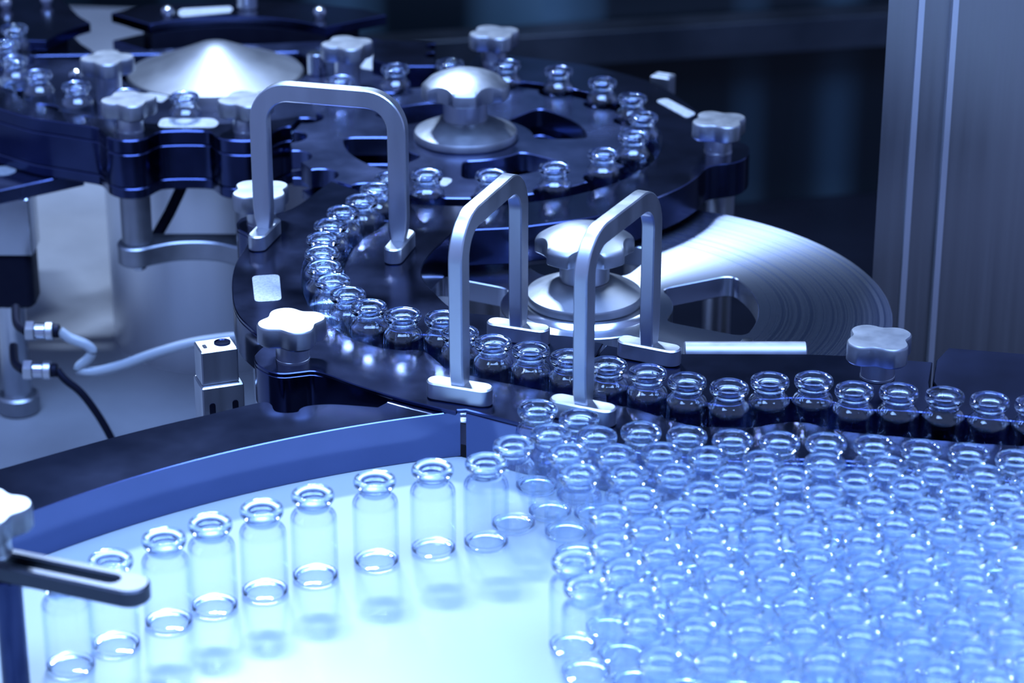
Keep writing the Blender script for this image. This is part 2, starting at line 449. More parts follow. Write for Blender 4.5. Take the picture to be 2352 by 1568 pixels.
def stacked_mesh(name, loops, mat, angle=35):
    """loops of equal length at given heights: [(outline, z)] joined into one closed skin"""
    bm = bmesh.new()
    rings = [[bm.verts.new((x * S, y * S, z * S)) for (x, y), z in zip(o, zz)] for o, zz in loops]
    n = len(rings[0])
    for A, B in zip(rings, rings[1:]):
        for k in range(n):
            bm.faces.new((A[k], A[(k + 1) % n], B[(k + 1) % n], B[k]))
    bm.faces.new(rings[0]); bm.faces.new(rings[-1])
    bmesh.ops.recalc_face_normals(bm, faces=bm.faces)
    me = bpy.data.meshes.new(name)
    bm.to_mesh(me); bm.free()
    return finish(me, mat, angle)

ORD = ['zeroth', 'first', 'second', 'third', 'fourth', 'fifth', 'sixth', 'seventh', 'eighth', 'ninth', 'tenth', 'eleventh', 'twelfth', 'thirteenth', 'fourteenth', 'fifteenth', 'sixteenth']

# ---------------------------------------------------------------- the setting
tag(link('floor', plate_mesh('floor', [(-2600, 300), (2600, 300), (2600, 4200), (-2600, 4200)], -420, -400, 'darkfloor')), 'dark floor far below the machine', 'floor', kind='structure')
# the back panel of the enclosure runs a little askew
bw = [(-2300, 2960), (-250, 2780), (33, 2620), (403, 2700), (1500, 2940), (1500, 2980), (403, 2740), (33, 2660), (-250, 2820), (-2300, 3000)]
tag(link('wall_back', plate_mesh('wall_back', bw, -400, 2600, 'backwall')), 'dark blurred panel behind the machine', 'wall', kind='structure')
tag(link('trim_1', plate_mesh('trim_1', [(-300, 2505), (33, 2570), (403, 2650), (1400, 2866), (1400, 2910), (403, 2694), (33, 2614), (-300, 2545)], -215, -180, 'sill')), 'dim grey sill running along the dark back panel', 'trim', kind='structure')

# ---------------------------------------------------------------- machine deck and the supports under it
deck = thing('machine_deck', 'grey stainless deck below the guide plates at the left', 'deck', (0, 0, 0))
link('deck_plate', plate_mesh('deck_plate', [(-1100, 1240), (-60, 1240), (-60, 1760), (-110, 1900), (-330, 2700), (-1100, 2780)], -196, -190, 'deck', bevel=1), deck)
link('deck_base', plate_mesh('deck_base', [(-1080, 1260), (-80, 1260), (-80, 1750), (-140, 1900), (-350, 2680), (-1080, 2760)], -400, -196, 'rubber', bevel=1), deck)

# white infeed table
rcx, rcy, rr_ = RAIL_C
tbl = thing('infeed_table', 'smooth white round infeed table carrying the crowd of vials', 'table', (0, 0, 0))
tout = arc(rcx, rcy, rr_ + 8, 186, 108, 40) + [(-26, 1196), (6, 1179), (33, 1166), (63, 1150), (107, 1141), (200, 1129), (300, 1110), (420, 1085), (420, 700), (-368, 600)]
link('table_top', plate_mesh('table_top', tout, -8, 0, 'white', bevel=0.8), tbl)
link('table_base', cyl_mesh('table_base', 220, -400, -8, 'steel', 64), tbl, (90, 880, 0))

# ---------------------------------------------------------------- big machined disc
def hole_loop(c, ang, r0, r1, half, rnd=7, n=6):
    """rounded sector-shaped window in polar coordinates"""
    p = []
    a_in, a_out = half, half - 1
    pts = []
    for k in range(13):
        a = ang - a_out + 2 * a_out * k / 12
        pts.append((r1, a))
    for k in range(9):
        a = ang + a_in - 2 * a_in * k / 8
        pts.append((r0, a))
    P = [Vector((c[0] + r * math.cos(math.radians(a)), c[1] + r * math.sin(math.radians(a)))) for r, a in pts]
    # round the corners
    outp = []
    n_ = len(P)
    for i in range(n_):
        a, b, d = P[i - 1], P[i], P[(i + 1) % n_]
        u, v = (a - b), (d - b)
        if u.angle(v) < math.radians(140):
            l1, l2 = min(rnd, u.length * 0.95), min(rnd, v.length * 0.95)
            q0, q1 = b + u.normalized() * l1, b + v.normalized() * l2
            for k in range(n + 1):
                t = k / n
                outp.append(tuple(q0 * (1 - t) ** 2 + b * 2 * t * (1 - t) + q1 * t * t))
        else:
            outp.append(tuple(b))
    return outp

disc = thing('transfer_disc', 'large bright machined metal disc with worn rings and cut-out windows', 'disc', (DISC_C[0], DISC_C[1], 0))
link('disc_plate', plate_mesh('disc_plate', arc(0, 0, 179, 0, 357.5, 143), -13, 0, 'disc', [hole_loop((0, 0), a, 51, 101, 29, 9) for a in (0, 90, 180, 270)], bevel=0.5), disc)
link('centre_ring', lathe_mesh('centre_ring', [(0, 0), (41, 0), (40.5, 0.8), (37.5, 3), (0, 3)], 'chrome', 64, 25), disc)
link('shaft', cyl_mesh('shaft', 38, -400, -13, 'steel', 40), disc)

# star wheel
def star_outline(c, r_out, r_pitch, r_pocket, n, phase, seg=8):
    p = []
    step = 360 / n
    half = math.degrees(math.acos((r_out ** 2 + r_pitch ** 2 - r_pocket ** 2) / (2 * r_out * r_pitch)))
    # angle of the pocket edge seen from the pocket centre
    for k in range(n):
        a = phase + k * step
        ca, sa = math.cos(math.radians(a)), math.sin(math.radians(a))
        px, py = r_pitch * ca, r_pitch * sa
        # pocket arc from its clockwise edge to its counter-clockwise edge, dipping inward
        ex, ey = r_out * math.cos(math.radians(half)) - r_pitch, r_out * math.sin(math.radians(half))
        e = math.degrees(math.atan2(ey, ex))
        for q in range(seg + 1):
            b = -e - (360 - 2 * e) * q / seg
            p.append((c[0] + px + r_pocket * math.cos(math.radians(a + b)), c[1] + py + r_pocket * math.sin(math.radians(a + b))))
        for q in range(1, 4):
            b = a + half + (step - 2 * half) * q / 4
            p.append((c[0] + r_out * math.cos(math.radians(b)), c[1] + r_out * math.sin(math.radians(b))))
    return p

sw = thing('star_disc', 'dark blue pocketed star wheel with four cut-out windows under the rear domed knob', 'wheel', (*WHEEL_C, 0))
star = star_outline((0, 0), 116.5, 118.3, 12.4, 18, -1.5)
link('star_plate', plate_mesh('star_plate', star, 15, PLATE_Z, 'wheel', [hole_loop((0, 0), a, 46, 81, 28, 10) for a in (26, 116, 206, 296)], bevel=0.6), sw)
link('lower_star_plate', plate_mesh('lower_star_plate', star, 3, 9, 'wheel', [hole_loop((0, 0), a, 46, 81, 28, 10) for a in (26, 116, 206, 296)], bevel=0.5), sw)
link('spacer', cyl_mesh('spacer', 40, 9, 15, 'black'), sw)
link('shaft', cyl_mesh('shaft', 26, -400, 3, 'steel'), sw)
link('label_plate', plate_mesh('label_plate', rounded(LABEL_H, 3), PLATE_Z, PLATE_Z + 0.4, 'label', bevel=0.1, centre=WHEEL_C), sw)
sr = thing('slide_ring', 'black slide ring the star wheel vials stand on', 'ring', (*WHEEL_C, 0))
link('ring_plate', plate_mesh('ring_plate', arc(0, 0, 128, -13, 140, 60) + arc(0, 0, 100, 140, -13, 50), -8, 0, 'black', bevel=0.4), sr)
link('ring_leg', cyl_mesh('ring_leg', 10, -400, -8, 'steel'), sr, (118, 20, 0))

# ---------------------------------------------------------------- guide plates
def off(pts, i0, i1, d):
    """points shifted sideways off the vial centre line; d > 0 is the outer side"""
    o = []
    for i in range(i0, i1 + 1):
        a, b = Vector(pts[max(i - 1, 0)]), Vector(pts[min(i + 1, len(pts) - 1)])
        t = (b - a).normalized()
        o.append((pts[i][0] + t.y * d, pts[i][1] - t.x * d))
    return o

A_front = [(-23.5, 1193.0), (6, 1175), (33, 1162.5), (63, 1146.8), (85, 1142.0), (107, 1137.6), (129, 1135.4), (152, 1134.0), (175, 1131.4), (197, 1126.6), (219, 1122.2), (240, 1115.5), (300, 1102)]
A_in = crom(off(LINE, 1, 8, 12.0) + A_INNER_MID[1:] + off(LINE, 14, 18, 12.3) + A_INNER_END + [(300, 1141)], 4)
A_left_out = crom(A_OUTER[:-1], 3)
A_top = A_left_out + crom([A_OUTER[-1]] + A_front, 2) + A_in[::-1] + [(-93, 1518)]
gA = thing('outer_guide_plate', 'black curved outer guide plate with a white label, two lobes and star knobs', 'guide plate')
link('top_plate', plate_mesh('top_plate', A_top, RAIL_Z + 0.1, PLATE_Z, 'black', bevel=0.5), gA)
cutA = next(i for i, q in enumerate(A_left_out) if q[0] > -100 and q[1] < 1242)
A_body = A_left_out[:cutA] + [(-90, 1237), (-70, 1232), (-48, 1228)] + [q for q in A_in[::-1] if q[0] < -34] + [(-93, 1518)]
link('plate_body', plate_mesh('plate_body', A_body, 4, RAIL_Z, 'black', bevel=0.4), gA)
A_wall = crom(A_front, 2) + [q for q in A_in[::-1] if q[0] > -22]
link('front_wall', plate_mesh('front_wall', A_wall, 0.05, RAIL_Z, 'black_wall', bevel=0.3), gA)
link('label_plate', plate_mesh('label_plate', rounded(LABEL_A, 4), PLATE_Z, PLATE_Z + 0.4, 'label', bevel=0.1), gA)
for q in ((-152, 1464), (-117, 1257)):
    link('standoff', cyl_mesh('standoff', 9, -190, 4, 'alu_bar'), gA, (*q, 0))
link('standoff', cyl_mesh('standoff', 8, -190, 4, 'alu_bar'), gA, (-98, 1262, 0))

B_in1 = crom(off(LINE, 1, 16, -12.2), 4)
B_out = arc(*WHEEL_C, 130.5, 92, -104, 90) + B_in1 + [tuple(SEAM1[0])] + [tuple(SEAM1[1])] + crom(B_BAY[1:16], 3) + crom(B_BAY[16:], 3)
gB = thing('inner_guide_plate', 'black crescent guide plate wrapping the star wheel and the inside of the curved track', 'guide plate')
link('plate_body', plate_mesh('plate_body', B_out, 4.5, PLATE_Z, 'black', bevel=0.6), gB)
link('label_plate', plate_mesh('label_plate', rounded(LABEL_B, 4), PLATE_Z, PLATE_Z + 0.4, 'label', bevel=0.1), gB)
link('standoff', cyl_mesh('standoff', 9.5, -400, 4.5, 'alu_bar'), gB, (137, 1590, 0))
link('standoff', cyl_mesh('standoff', 9.5, -400, 4.5, 'alu_bar'), gB, (-13, 1799, 0))

C_in = crom(off(LINE, 16, 26, -12.4), 4)
c0 = [q for q in C_in if 47.5 < q[0] < 218]
gC = thing('rear_guide_plate', 'black straight guide plate behind the outgoing row of vials', 'guide plate')
link('plate_body', plate_mesh('plate_body', [(46.6, 1264.0)] + c0 + [(218.4, 1227.0)] + [tuple(q) for q in C_BACK[::-1]], 4.5, PLATE_Z - 0.2, 'black', bevel=0.6), gC)
link('standoff', cyl_mesh('standoff', 9, 0.05, 4.5, 'alu_bar'), gC, (195, 1245, 0))
C_in2 = crom(off(LINE, 24, 27, -12.4), 4)
d0 = [q for q in C_in2 if q[0] > 221]
gD = thing('end_guide_plate', 'black chamfered guide plate in front of the steel column', 'guide plate')
link('plate_body', plate_mesh('plate_body', [(220.4, 1228)] + d0 + [(320, 1168), (320, 1252)] + [tuple(q) for q in D_BACK[2:0:-1]] + [(226.5, 1256)], 4.5, PLATE_Z, 'black', bevel=0.6), gD)
link('standoff', cyl_mesh('standoff', 9, 0.05, 4.5, 'alu_bar'), gD, (285, 1215, 0))

# bed the outgoing row stands on
bed = thing('line_bed', 'black bed under the outgoing row of vials', 'bed')
b_out = arc(*DISC_C, 180, 248, 312, 40) + [(226, 1262), (330, 1262), (330, 1108), (300, 1113), (200, 1131), (107, 1143), (63, 1152), (33, 1168), (6, 1182), (-22, 1199)]
link('bed_plate', plate_mesh('bed_plate', b_out, -6, 0, 'black', bevel=0.3), bed)
link('bed_leg', cyl_mesh('bed_leg', 12, -400, -6, 'steel'), bed, (240, 1200, 0))

# curved infeed rail
r_out = crom(RAIL_OUT[:-3], 3) + [(-60, 1213), (-26.6, 1209)]
r_in = arc(rcx, rcy, rr_, 106.0, 196, 60)
r_in = [(-26.6, 1195.6)] + [q for q in r_in if q[0] < -30.5]
rail = thing('curved_rail', 'dark curved rail bordering the white table at the left', 'rail')
link('rail_body', plate_mesh('rail_body', r_in + [(-420, 960)] + r_out, 0.05, RAIL_Z, 'black_wall', bevel=0.35), rail)

# ---------------------------------------------------------------- left turret
tw = thing('turret_disc', 'black pocketed turret wheel at the upper left', 'wheel', (*TURRET_C, 0))
tst = [q for q in star_outline((0, 0), 147, 149, 12.4, 23, -91.6 + 360 / 23 * 17) if not 35 < math.degrees(math.atan2(q[1], q[0])) < 168]
tst = tst + arc(0, 0, 70, 35, 168 - 360, 60)
link('star_plate', plate_mesh('star_plate', tst, 8, 18, 'wheel', bevel=0.6), tw)
link('lower_star_plate', plate_mesh('lower_star_plate', tst, -8, -1, 'wheel', bevel=0.6), tw)
link('hub_drum', lathe_mesh('hub_drum', [(70, -14), (90, -14), (90, 7.5), (70, 7.5)], 'black', 64, closed=True), tw)
for lb in (LABEL_W1, LABEL_W2):
    link('label_plate', plate_mesh('label_plate', rounded(lb, 4), 18, 18.4, 'label', bevel=0.1, centre=TURRET_C), tw)
cone = link('hub_cone', lathe_mesh('cone_shell', [(0, 8.2), (64, 8.2), (64.8, 9), (64.8, 14), (63.5, 15.4), (40, 24), (22, 31.5), (12, 35.8), (6, 37.6), (0, 38.2)], 'cone', 72, 25), tw)
cone['label'] = 'shallow pale metal cone in the centre of the turret'

link('stud', lathe_mesh('stud', [(0, 18), (3, 18), (3, 22), (5, 22.4), (5.4, 25), (4.4, 28), (2, 29.6), (0, 30)], 'chrome', 20), tw, (-96, -40, 0))
link('pin', cyl_mesh('pin', 7, 18, 34, 'chrome', 28), tw, (76, -15, 0))
tg_in = arc(*TURRET_C, 161.2, -63, -158, 60)
tg_pts = crom([(-400, 1728)] + TURRET_GUIDE_OUT, 3)
tgo = tg_pts + tg_in
tgd = thing('turret_guide', 'thick three-layer black guide plate with lobes in front of the turret', 'guide plate')
def shrink(loop, d):
    cx = sum(q[0] for q in loop) / len(loop); cy = sum(q[1] for q in loop) / len(loop)
    o = []
    n = len(loop)
    for i in range(n):
        a, b = Vector(loop[i - 1]), Vector(loop[(i + 1) % n])
        t = (b - a)
        if t.length < 1e-6:
            o.append(loop[i]); continue
        t.normalize()
        o.append((loop[i][0] - t.y * d, loop[i][1] + t.x * d))
    return o
link('top_layer', plate_mesh('top_layer', tgo, 18.2, PLATE_Z, 'black', bevel=0.8), tgd)
link('middle_layer', plate_mesh('middle_layer', tgo, -5.8, 18, 'black', bevel=0.9), tgd)
link('bottom_layer', plate_mesh('bottom_layer', tgo, -13.5, -6, 'black', bevel=0.8), tgd)
link('label_plate', plate_mesh('label_plate', rounded(LABEL_T, 4), PLATE_Z, PLATE_Z + 0.4, 'label', bevel=0.1), tgd)
for q in ((-256, 1641), (-178, 1641)):
    link('pillar', cyl_mesh('pillar', 10.5, -52, -13.5, 'alu'), tgd, (*q, 0))
br = thing('pillar_bracket', 'curved matte metal bracket joining the two pillars under the turret', 'bracket', (-217, 1641, 0))
bout = crom([(-52, -6), (-46, -14), (-36, -15), (-27, -9), (-14, -2), (0, 0), (14, -2), (27, -9), (36, -15), (46, -14), (52, -6), (52, 6), (44, 14), (20, 16), (-20, 16), (-44, 14), (-52, 6)], 4, True)
link('bracket_plate', plate_mesh('bracket_plate', bout, -66, -52.1, 'alu', bevel=1.0), br)
for q in (-39, 39):
    link('bolt', cyl_mesh('bolt', 5, -72, -66, 'chrome', 6, 0.4), br, (q, 0, 0))
drum = thing('turret_drum', 'large satin steel drum standing below the turret', 'drum', (*TURRET_C, 0))
link('drum_shell', lathe_mesh('drum_shell', [(0, -190), (86, -190), (86, -24), (84, -22), (0, -22)], 'drum', 72, 25), drum)
link('collar', lathe_mesh('collar', [(60, -22), (74, -22), (74, -15), (60, -15)], 'steel', 60, closed=True), drum)
st = thing('strut', 'thin black diagonal strut between the turret pillars', 'strut')
link('strut_bar', tube_mesh('strut_bar', [(-252, 1665, -66), (-238, 1675, -44), (-226, 1685, -20)], 4, 'rubber', 8, 2), st)

# slide ring under the turret vials
tr = thing('turret_slide_ring', 'black slide ring below the turret vials', 'ring', (*TURRET_C, 0))
link('ring_plate', plate_mesh('ring_plate', arc(0, 0, 160, 165, 315, 70) + arc(0, 0, 130, 315, 165, 60), -0.9, 0, 'black', bevel=0.2), tr)

# rear bridge over the turret: top plate, web, bottom plate
def sandwich(name, label, top, web, screws, lab=None, post=None):
    t = thing(name, label, 'guide plate')
    link('top_plate', plate_mesh('top_plate', top, 20, PLATE_Z, 'black', bevel=0.7), t)
    link('web', plate_mesh('web', web, 6, 20, 'rubber', bevel=0.4), t)
    link('bottom_plate', plate_mesh('bottom_plate', top, -2, 6, 'black', bevel=0.7), t)
    for q in screws:
        s_ = link('screw', lathe_mesh('screw', [(0, 28), (3.4, 28), (3.4, 30), (5, 30.2), (5.2, 33), (4.2, 35.4), (2, 36.6), (0, 37)], 'chrome', 20), t, (q[0], q[1], 0))
    if lab:
        link('label_plate', plate_mesh('label_plate', lab, PLATE_Z, PLATE_Z + 0.4, 'label', bevel=0.1), t)
    if post:
        link('post', cyl_mesh('post', 8, 28, 120, 'alu_bar'), t, (*post, 0))
    return t
front_arc = arc(-213, 1815, 101, 128, 45, 24)
b_top = [(-310, 1926)] + [(-276, 1894.5)] + front_arc + [(-139, 1889)] + [(-97, 1920), (-115, 1937), (-160, 1954), (-199, 1960), (-284, 1949)]
b_web = [(-285, 1920)] + [(-274, 1897)] + front_arc + [(-140, 1892)] + [(-118, 1918), (-125, 1930), (-160, 1948), (-199, 1954), (-276, 1940)]
sandwich('turret_bridge', 'black bridge plate with a concave front edge behind the turret cone', b_top, b_web, SCREWS_TOP[:2], BRIDGE_LABEL, (-206, 1940))
l_arc = arc(-218, 1815, 134, 165, 141, 12)
l_top = l_arc[::1] + [(-333.6, 1918), (-356, 1970), (-440, 1970), (-440, 1856), (-366, 1852)]
l_web = arc(-218, 1815, 142, 165, 148, 10) + [(-350, 1900), (-366, 1960), (-432, 1960), (-432, 1862), (-366, 1858)]
sandwich('side_guide_block', 'black block with a concave side in the upper left corner', l_top, l_web, SCREWS_TOP[2:4])

# notched plate right of the turret
npl = [(-102, 1852), (-57, 1848)] + arc(-57, 1836, 7, 90, 270, 8) + [(-57, 1822)] + arc(-57, 1814, 7, 90, 270, 8) + [(-56, 1800), (-56, 1786), (-86, 1786), (-102, 1802)]
nt_ = thing('notched_plate', 'small black plate with two notches behind the star wheel', 'guide plate')
link('plate_body', plate_mesh('plate_body', npl, 6, PLATE_Z, 'black', bevel=0.5), nt_)
link('standoff', cyl_mesh('standoff', 7, -190, 6, 'steel'), nt_, (-82, 1825, 0))

# ---------------------------------------------------------------- star knobs
def knob_outline(k=1.0, n=72):
    o = []
    for i in range(n):
        a = 2 * math.pi * i / n
        r = (16.9 + 2.4 * math.cos(4 * a) - 0.35 * math.cos(8 * a)) * k
        o.append((r * math.cos(a), r * math.sin(a)))
    return o
kh = stacked_mesh('knob_head', [(knob_outline(0.94), [39.4] * 72), (knob_outline(1.0), [40.6] * 72), (knob_outline(1.0), [49.2] * 72), (knob_outline(0.985), [50.0] * 72), (knob_outline(0.955), [50.5] * 72), (knob_outline(0.5), [50.6] * 72)], 'alu', 40)
ks = lathe_mesh('knob_stem', [(0, 28), (9.2, 28), (9.2, 29.2), (9.0, 29.4), (9.0, 38.6), (11, 39.6), (0, 39.6)], 'alu_bar', 32)
ksl = lathe_mesh('knob_long_stem', [(0, 18), (9.2, 18), (9.2, 19.2), (9.0, 19.4), (9.0, 38.6), (11, 39.6), (0, 39.6)], 'alu_bar', 32)
def part_at(name, parent, x, y, dz, rot):
    v = Vector((x - parent.location.x / S, y - parent.location.y / S))
    v = Matrix.Rotation(-parent.rotation_euler.z, 2) @ v
    return link(name, None, parent, (v.x, v.y, dz), math.radians(rot) - parent.rotation_euler.z)
def star_knob(parent, x, y, rot, label, dz=0.0, stem=None):
    t = part_at('star_knob', parent, x, y, dz, rot)
    t['label'] = label
    link('head', kh, t)
    link('stem', stem or ks, t)
    return t
star_knob(tw, -284, 1734, 10, 'star knob on the turret wheel, left of the metal cone', stem=ksl)
star_knob(tgd, -256, 1640, 20, 'star knob at the left of the white label on the turret guide')
star_knob(tgd, -178, 1640, 20, 'star knob on the turret guide partly behind the tall handle')
star_knob(tw, -118, 1770, 20, 'star knob right of the metal cone, on the turret wheel', stem=ksl)
star_knob(gB, -13, 1797, 25, 'rearmost star knob, behind the star wheel vials')
star_knob(gB, 135, 1596, 28, 'star knob on the right lobe of the crescent guide plate')
star_knob(gA, -152, 1462, 42, 'star knob standing behind the left leg of the tallest handle')
star_knob(gA, -117, 1257, 24, 'star knob nearest the white label of the curved outer plate')
star_knob(gC, 192, 1234, 30, 'star knob behind the outgoing row, before the machined disc')

# big domed knobs
def dome_outline(R, n=120):
    d, rho = R * 1.532, R * 0.703
    o = []
    for i in range(n):
        a = 2 * math.pi * i / n
        f = (a % (2 * math.pi / 5)) - math.pi / 5        # 0 in the middle of a scallop
        r = R
        q = rho ** 2 - (d * math.sin(f)) ** 2
        if q > 0:
            r = min(R, d * math.cos(f) - math.sqrt(q))
        o.append((r * math.cos(a), r * math.sin(a)))
    return o
def dome_h(r, R=29.3):
    return 65.5 + 9.8 * (1 - (r / R) ** 2.1)
do = dome_outline(29.3)
def dl(k, h=None):
    o = [(x * k, y * k) for x, y in do]
    return (o, [h if h is not None else dome_h(math.hypot(x, y)) for x, y in o])
dome_me = stacked_mesh('dome_head', [dl(0.6, 57.6), dl(0.97, 57.6), dl(1.0, 58.4), (do, [dome_h(math.hypot(x, y)) - 1.0 for x, y in do]), dl(0.985), dl(0.9), dl(0.75), dl(0.6), dl(0.45), dl(0.3), dl(0.15), dl(0.03)], 'alu', 40)
flange_me = lathe_mesh('flange', [(0, 28), (33.6, 28), (34.4, 28.8), (34.4, 32.2), (33.6, 33.6), (30, 35.3), (25, 37.6), (20, 40.0), (17, 41.2), (15.4, 41.6), (0, 41.6)], 'alu', 72, 30)
neck_me = cyl_mesh('neck', 14.7, 41.6, 57.6, 'alu_bar', 48, 0.4)
def hub_knob(parent, x, y, rot, dz, label):
    t = part_at('hub_knob', parent, x, y, dz, rot)
    t['label'] = label
    link('flange', flange_me, t)
    link('neck', neck_me, t)
    link('dome_head', dome_me, t)
    return t
hub_knob(sw, *WHEEL_C, -90, 0, 'domed five-lobed knob on a flange at the centre of the dark star wheel')
hub_knob(disc, DISC_C[0] - 1.5, DISC_C[1], -54, -25, 'domed five-lobed knob on a flange at the centre of the bright disc')

# ---------------------------------------------------------------- arched handles
def handle_bar(span=84.0, top=128.5, w=11.0, th=7.5, rad=24.0):
    ho, hi = span / 2 + w / 2, span / 2 - w / 2
    ro, ri = rad, rad - w
    outer = [(-ho + 2.2, 37), (-ho + 0.6, 44), (-ho, 52)] + arc(-ho + ro, top - ro, ro, 180, 90, 12) + arc(ho - ro, top - ro, ro, 90, 0, 12) + [(ho, 52), (ho - 0.6, 44), (ho - 2.2, 37)]
    inner = [(hi + 1.2, 37), (hi + 0.2, 44), (hi, 52)] + arc(hi - ri, top - w - ri, ri, 0, 90, 10) + arc(-hi + ri, top - w - ri, ri, 90, 180, 10) + [(-hi, 52), (-hi - 0.2, 44), (-hi - 1.2, 37)]
    me = plate_mesh('handle_bar', outer + inner, -th / 2, th / 2, 'alu_bar', bevel=0.7)
    me.transform(Matrix.Rotation(math.radians(90), 4, 'X'))
    return me
bar_me = handle_bar()
foot_me = plate_mesh('handle_foot', [(y, x) for x, y in stadium(36, 11)], 28, 37.6, 'alu_bar', bevel=0.8)
def handle(p, q, label):
    p, q = Vector(p), Vector(q)
    mid = (p + q) / 2
    a = math.atan2(q.y - p.y, q.x - p.x)
    t = part_at('arched_handle', gA, mid.x, mid.y, 0, math.degrees(a))
    t['label'] = label
    link('bar', bar_me, t)
    for sx in (-42, 42):
        link('foot', foot_me, t, (sx, 0, 0))
    return t
handle((-147.3, 1432), (-66.0, 1411), 'wide arched metal handle straddling the curved vial track')
handle((-27.0, 1204), (3.6, 1283), 'arched metal handle left of the disc knob, straddling the outgoing row')
handle((36.0, 1181), (73.0, 1256), 'arched metal handle right of the disc knob, nearest the crowd of vials')

# ---------------------------------------------------------------- small hardware
bar = thing('rod_holder', 'short pale rod lying behind the straight guide plate on the disc', 'rod', (126, 1274, 0))
rm = cyl_mesh('rod', 6.5, -33, 33, 'alu', 28)
rm.transform(Matrix.Rotation(math.radians(90), 4, 'Y')); rm.transform(Matrix.Translation((0, 0, 24 * S)))
link('rod', rm, bar)
link('support', plate_mesh('support', rrect(10, 10, 2), 4.6, 20, 'alu', bevel=0.4), bar, (-20, -7, 0))
link('screw', lathe_mesh('screw', [(0, 14), (2, 14), (2, 24), (4, 24), (4, 26), (3, 27.2), (0, 27.6)], 'chrome', 18), bar, (2, 11, 0))

se = thing('sensor_block', 'small metal sensor block with a round lens and slotted screws left of the curved plate', 'sensor', (-164, 1306, 0), math.radians(20))
link('upper_body', plate_mesh('upper_body', rrect(21, 17, 1.0), -5, 15.5, 'alu_bar', bevel=0.8), se)
link('lower_body', plate_mesh('lower_body', rrect(24, 20, 1.0), -60, -5, 'alu_bar', bevel=0.8), se, (0.5, -1, 0))
link('lens', lathe_mesh('lens', [(0, 15.4), (4.6, 15.4), (4.6, 16.2), (4.0, 16.2), (3.6, 15.7), (0, 15.9)], 'black', 24), se, (4, 1, 0))
link('led_slot', plate_mesh('led_slot', rrect(2, 4.5, 0.6), 15.4, 15.8, 'rubber', bevel=0.1), se, (-6.5, -1, 0))
for sx in (-6.5, 6.5):
    sm = plate_mesh('slot', stadium(11, 3.4), 0, 0.5, 'rubber', bevel=0.1)
    sm.transform(Matrix.Rotation(math.radians(90), 4, 'Y')); sm.transform(Matrix.Rotation(math.radians(-90), 4, 'Z'))
    link('slot', sm, se, (0.5 + sx, -10.9, -20))
    bm_ = cyl_mesh('slot_screw', 3.0, 0, 4, 'chrome', 18, 0.6)
    bm_.transform(Matrix.Rotation(math.radians(90), 4, 'X'))
    link('slot_screw', bm_, se, (0.5 + sx, -11.2, -25))
link('stem', cyl_mesh('stem', 6, -190, -60, 'steel'), se)

s2 = thing('proximity_sensor', 'tiny pale sensor block at the right rear edge of the crescent plate', 'sensor', (108, 1762, 0), math.radians(-28))
link('sensor_body', plate_mesh('sensor_body', rrect(15, 12, 1.2), 14, 29, 'alu', bevel=0.8), s2)
link('sensor_face', plate_mesh('sensor_face', rrect(10, 7, 1.0), 29, 29.4, 'label', bevel=0.1), s2)
link('sensor_stem', cyl_mesh('sensor_stem', 3, -400, 14, 'steel'), s2)

# post with plate, clamp, connectors at the left edge
pe = thing('corner_plate', 'blue-black plate corner with a white dot at the left edge', 'plate')
link('plate_body', plate_mesh('plate_body', CORNER, -24, -14, 'wheel', bevel=0.6), pe)
link('white_dot', plate_mesh('white_dot', arc(CORNER_DOT[0], CORNER_DOT[1], 9.5, 0, 350, 35), -14, -13.6, 'label', bevel=0.1), pe)
po = thing('support_post', 'blurred bright metal post with a block and a black clamp at the left edge', 'post', (-345, 1664, 0))
link('block', plate_mesh('block', rrect(36, 30, 1.5), -66, -24.1, 'chrome', bevel=0.8), po, (-3, 0, 0))
link('clamp', plate_mesh('clamp', rrect(34, 30, 6), -106, -66, 'rubber', bevel=2), po, (-4, 2, 0))
link('rod', cyl_mesh('rod', 10, -190, -106, 'chrome', 36), po, (-6, 0, 0))
link('base_collar', cyl_mesh('base_collar', 15, -190, -176, 'alu', 36, 1.5), po, (-6, 0, 0))
def connector(loc, label):
    t = thing('hose_connector', label, 'connector', loc)
    for nm, r, a, b, mt, n in (('nut', 7, 0, 6, 'chrome', 6), ('sleeve', 5.4, 6, 13, 'chrome', 24), ('ring', 6.2, 13, 18, 'steel', 24), ('boot', 4.6, 18, 22, 'rubber', 20)):
        me = cyl_mesh(nm, r, a, b, mt, n, 0.5)
        me.transform(Matrix.Rotation(math.radians(90), 4, 'Y'))
        link(nm, me, t)
    pm = tube_mesh('stub', [(-14, 40, 0), (-8, 12, 0), (0, 0, 0)], 3, 'rubber', 10, 4)
    link('stub', pm, t)
    return t
connector(CONN[0], 'upper bright metal hose connector feeding the clear hose')
connector(CONN[1], 'lower bright metal connector feeding the black cable')
h0 = CONN[0]; k0 = CONN[1]
hz = [(h0[0] + 22, h0[1], h0[2])] + [tuple(q) for q in HOSE[1:]]
tag(link('clear_hose', tube_mesh('clear_hose', hz, 3.4, 'hose', 14, 6)), 'clear looping air hose running behind the curved plate', 'hose')
cz_ = [(k0[0] + 22, k0[1], k0[2])] + [tuple(q) for q in CABLE[1:]]
tag(link('black_cable', tube_mesh('black_cable', cz_, 2.6, 'rubber', 12, 6)), 'black cable curving down from the lower connector', 'cable')

